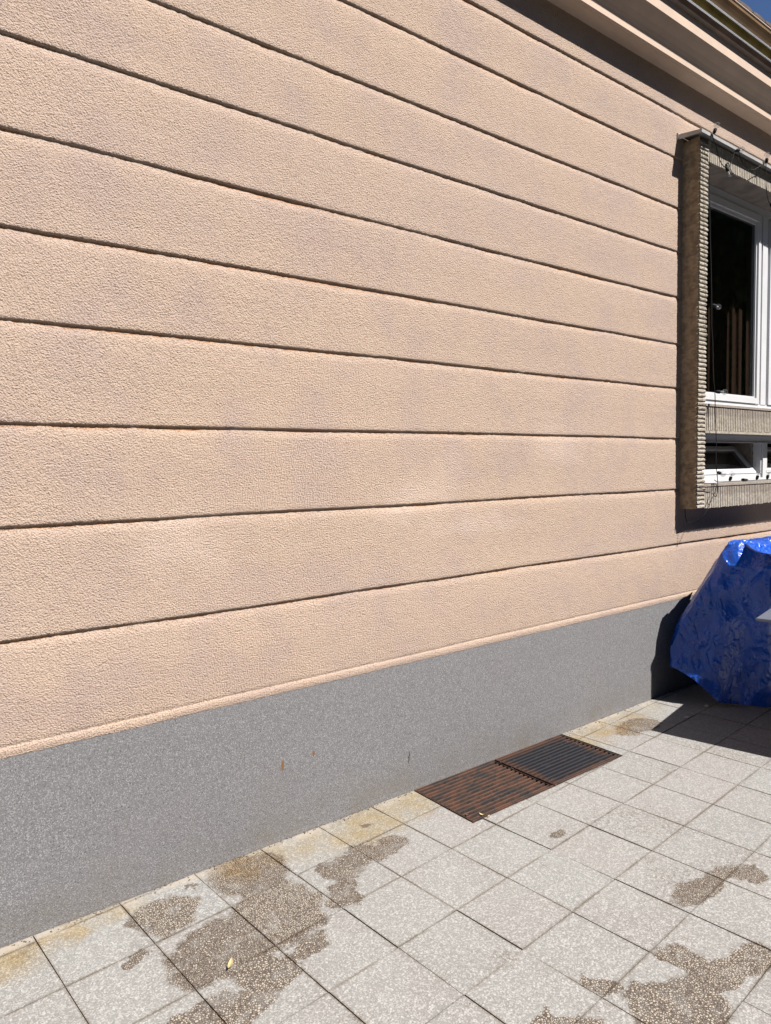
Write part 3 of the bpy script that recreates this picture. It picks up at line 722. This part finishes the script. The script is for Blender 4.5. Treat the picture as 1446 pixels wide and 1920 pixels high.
# crown: ridge from the sharp left corner to the right with a sagging valley in front of it
ridge = [(4.699+.155*t, -.39-.012*t, 1.118-.004*t+.012*math.sin(t*2)) for t in range(8)]
rb = len(vs); vs += [(4.74, -.392, 1.119), (4.98, -.42, 1.096), (5.3, -.43, 1.09), (5.7, -.38, 1.07)]
vb = len(vs); vs += [(4.80, -.46, 1.065), (5.0, -.53, 1.00), (5.3, -.53, .985), (5.6, -.46, 1.01)]
top = lambda c: c*nrw+7
fs += [(top(2), top(3), vb, rb), (top(3), top(4), vb), (top(4), top(5), vb+1, vb), (top(5), top(6), vb+1), (top(6), top(7), vb+2, vb+1), (top(7), top(8), vb+3, vb+2), (top(8), top(9), rb+3, vb+3),
       (rb, vb, vb+1, rb+1), (rb+1, vb+1, vb+2, rb+2), (rb+2, vb+2, vb+3, rb+3),
       (top(1), top(2), rb), (top(0), top(1), rb, rb+1), (top(0), rb+1, rb+2, top(10)), (rb+2, rb+3, top(9), top(10))]
bm = bmesh.new(); bv = [bm.verts.new(v) for v in vs]
for q in fs: bm.faces.new([bv[k] for k in q])
bmesh.ops.recalc_face_normals(bm, faces=bm.faces)
bmesh.ops.subdivide_edges(bm, edges=bm.edges[:], cuts=3, use_grid_fill=True)
bmesh.ops.smooth_vert(bm, verts=bm.verts[:], factor=.35, use_axis_x=True, use_axis_y=True, use_axis_z=True)
bmesh.ops.subdivide_edges(bm, edges=bm.edges[:], cuts=3, use_grid_fill=True)
bmesh.ops.smooth_vert(bm, verts=bm.verts[:], factor=.4, use_axis_x=True, use_axis_y=True, use_axis_z=True)
bm.normal_update()
def crease(p):
    q = Vector((p.x+.12*nz(p.y*4, p.z*3, 2), p.y+.12*nz(p.x*4, p.z*3, 7), p.z))
    a = 1-abs(noise.noise(Vector((q.x*6+q.y*7, q.y*4, q.z*2.3+q.x*2))))*2.2
    b = 1-abs(noise.noise(Vector((q.x*14, q.y*14, q.z*8+5))))*2
    c = 1-abs(noise.noise(Vector((q.x*3.2+8, q.y*4+q.z*2.6, q.z*2))))*2.4
    return .015*max(a, -.5)+.0025*b+.022*max(c, -.4)-.012
for v in bm.verts: v.co += v.normal*crease(v.co)
for v in bm.verts:
    if v.co.y > -.012: v.co.y = -.012
    if v.co.z < .004: v.co.z = .004
me = bpy.data.meshes.new('tarpaulin_cover'); bm.to_mesh(me); bm.free()
tp_ = link('tarpaulin_cover', me, M['tarp'], None, True)
tag(tp_, 'crumpled blue plastic tarpaulin draped over a bulky object against the grey plinth', 'tarpaulin')

# ------------------------------------------------------------------ table corner beside the tarpaulin
tb0 = Vector((4.093, -.850, 0)); ang = math.atan2(.116, .567)
tbl = thing('garden_table', 'garden table with smooth grey top, its corner in front of the blue tarpaulin', 'table', tb0); tbl.rotation_euler = (0, 0, ang)
def rbox(x0, x1, y0, y1, z0, z1, name, mat, parent, bev=.004):
    me = mesh(name, MB().box(x0, x1, y0, y1, z0, z1).v, BOXF)
    bm = bmesh.new(); bm.from_mesh(me); bmesh.ops.bevel(bm, geom=bm.edges[:], offset=bev, segments=2, affect='EDGES'); bmesh.ops.recalc_face_normals(bm, faces=bm.faces); bm.to_mesh(me); bm.free()
    return link(name, me, mat, parent)
rbox(0, 1.5, -.86, 0, .741, .757, 'table_top', M['tablewhite'], tbl, .003)
rbox(.08, 1.42, -.80, -.06, .70, .740, 'apron', M['chairdark'], tbl)
for lx in (.10, 1.36):
    for ly in (-.78, -.12): rbox(lx, lx+.045, ly, ly+.045, 0, .70, 'leg', M['chairdark'], tbl)

# ------------------------------------------------------------------ fallen bits
def leaf(name, label, cat, loc, L, W, rz, mat, curl=.3, group=None):
    vs = []; fs = []; n = 8
    for i in range(n+1):
        t = i/n; wd = W*math.sin(math.pi*min(max(t, .03), .97))**.8/2; z = curl*L*(t-.5)**2+.002
        for s in (-1, 0, 1): vs.append(((t-.5)*L, s*wd, z+abs(s)*curl*W*.35))
    for i in range(n):
        for k in range(2): fs.append((i*3+k, (i+1)*3+k, (i+1)*3+k+1, i*3+k+1))
    b = len(vs); vs += [(x, y, z+.0006) for x, y, z in vs]; fs += [tuple(b+q for q in fc[::-1]) for fc in fs]
    o = link(name, mesh(name, vs, fs), mat); o.location = loc; o.rotation_euler = (0, 0, rz)
    tag(o, label, cat, group); return o
leaf('fallen_leaf', 'pale yellow curled leaf on the worn brown paving tile', 'leaf', (.957, -.594, .002), .052, .016, .9, M['leaf'], .5)
leaf('fallen_leaf', 'small orange leaf sliver on the outer edge of the rusty grating', 'leaf', (2.328, -.412, .003), .03, .010, 1.9, M['leaf'], .7)
leaf('fallen_leaf', 'tiny dry leaf on the joint just outside the rusty grating', 'leaf', (2.345, -.44, .002), .022, .009, .4, M['leaf'], .3)
leaf('paper_scrap', 'pale torn scrap lying in the shade at the hem of the tarpaulin', 'litter', (4.57, -.321, .002), .05, .028, .4, M['scrap'], .1)
leaf('paper_scrap', 'grey scrap lying in the shade on the tile joint, nearer the grating', 'litter', (4.271, -.348, .002), .05, .018, -.3, M['scrap'], .1)

# ------------------------------------------------------------------ tall bin added on the table, out of view, to shade the tarpaulin
bn = thing('shade_bin', 'tall dark plastic bin with a lid, unseen, added on the grey garden table to shade the tarpaulin', 'bin', (4.8965, -.853, .7575)); bn.rotation_euler = (0, 0, R(-41.1))
rbox(-.125, .125, -.107, .095, 0, .66, 'body', M['chairdark'], bn, .012)
rbox(-.130, .130, -.113, .101, .661, .695, 'lid', M['chairdark'], bn, .008)

# ------------------------------------------------------------------ hedges added out of view to cut sky light and darken the panes
hr = random.Random(5)
hd = thing('added_hedge', 'very tall dark green foliage screen added out of view to block the sky', 'added_hedge', (2, -11.4, 0))
MB().box(-16, 18, -.35, .35, 0, 9.3).make('inner_mass', M['added_hedge'], hd)
def hedge_leaves(n, length, hgt, parent, rot):
    lf = MB()
    for q in range(n):
        x = hr.uniform(-length/2-.3, length/2+.3); t = hr.random(); h = hgt+.5*nz(x*.5, 3)+.25*nz(x*2, 8)
        if t < .72: z = hr.uniform(0, h); y = .55+.25*nz(x*1.1, z*1.1, 4)+hr.uniform(-.18, .12)
        elif t < .86: z = h-abs(hr.gauss(0, .15)); y = hr.uniform(-.6, .7)
        else: z = hr.uniform(0, h); y = -.6+hr.uniform(-.1, .15)
        a = Vector((hr.gauss(0, 1), hr.gauss(0, 1), hr.gauss(0, 1))).normalized(); b = a.cross(Vector((hr.gauss(0, 1), hr.gauss(0, 1), hr.gauss(0, 1)))).normalized()
        p = Vector((x, y, z)); L = hr.uniform(.09, .18); i0 = len(lf.v)
        lf.v += [tuple(p-a*L), tuple(p+b*L*.45), tuple(p+a*L), tuple(p-b*L*.45)]; lf.f.append((i0, i0+1, i0+2, i0+3))
    o = link('foliage', mesh('foliage', lf.v, lf.f), M['added_hedge'], parent); tag(o, kind='stuff'); parent.rotation_euler = (0, 0, rot)
hedge_leaves(30000, 34, 10.0, hd, 0)
hd2 = thing('added_hedge', 'dark green foliage screen added out of view to darken the pane reflections', 'added_hedge', (13.8, -6.0, 0))
MB().box(-5, 5, -.35, .35, 0, 7.6).make('inner_mass', M['added_hedge'], hd2)
hedge_leaves(11000, 10, 8.0, hd2, R(90))

# ------------------------------------------------------------------ grit and crumbs gathered along the plinth and on the gratings
gm = MB(); rr = random.Random(11)
for k in range(520):
    if k < 400: x = rr.uniform(.3, 5.0); y = -abs(rr.gauss(0, .018))-.004; z = .0005; sz = rr.uniform(.0012, .0038)
    elif k < 450: x = rr.uniform(2.27, 3.42); y = rr.uniform(-.42, -.01); z = -.001; sz = rr.uniform(.0015, .004)
    else: x = rr.uniform(.5, 4.6); y = rr.uniform(-2.2, -.02); z = .001; sz = rr.uniform(.001, .0022)
    if k < 400 and GR[0] < x < GR[1]: continue
    a = rr.uniform(0, 3.14); c_, s_ = math.cos(a)*sz, math.sin(a)*sz; e = rr.uniform(.5, 1.6)
    gm.prism([(x-c_*e, y-s_*e), (x+s_, y-c_), (x+c_*e, y+s_*e), (x-s_, y+c_)], z, z+sz*.7)
tag(gm.make('grit', M['dirt']), kind='stuff')

# dark leaf mould caught between the bars
db = MB(); rr = random.Random(21)
for k in range(150):
    far = k > 110
    cx_ = rr.choice((2.44, 2.62, 2.70, 2.52)) if not far else rr.choice((3.0, 3.2, 3.33)); x = rr.gauss(cx_, .06); row = rr.randint(1, 13)
    y = -.424+.019+(.418-.038)*(row-.5)/13
    if not (2.29 < x < 2.80 or 2.89 < x < 3.39): continue
    L = rr.uniform(.010, .038); h = rr.uniform(.006, .0115)
    db.hexa([(x-L, y-.0065, -.016), (x+L, y-.0065, -.016), (x+L, y+.0065, -.016), (x-L, y+.0065, -.016), (x-L*.7, y-.004, -.012+h), (x+L*.6, y-.005, -.012+h*.8), (x+L*.7, y+.005, -.012+h), (x-L*.6, y+.004, -.012+h*.7)])
tag(db.make('leaf_mould', M['black']), kind='stuff')
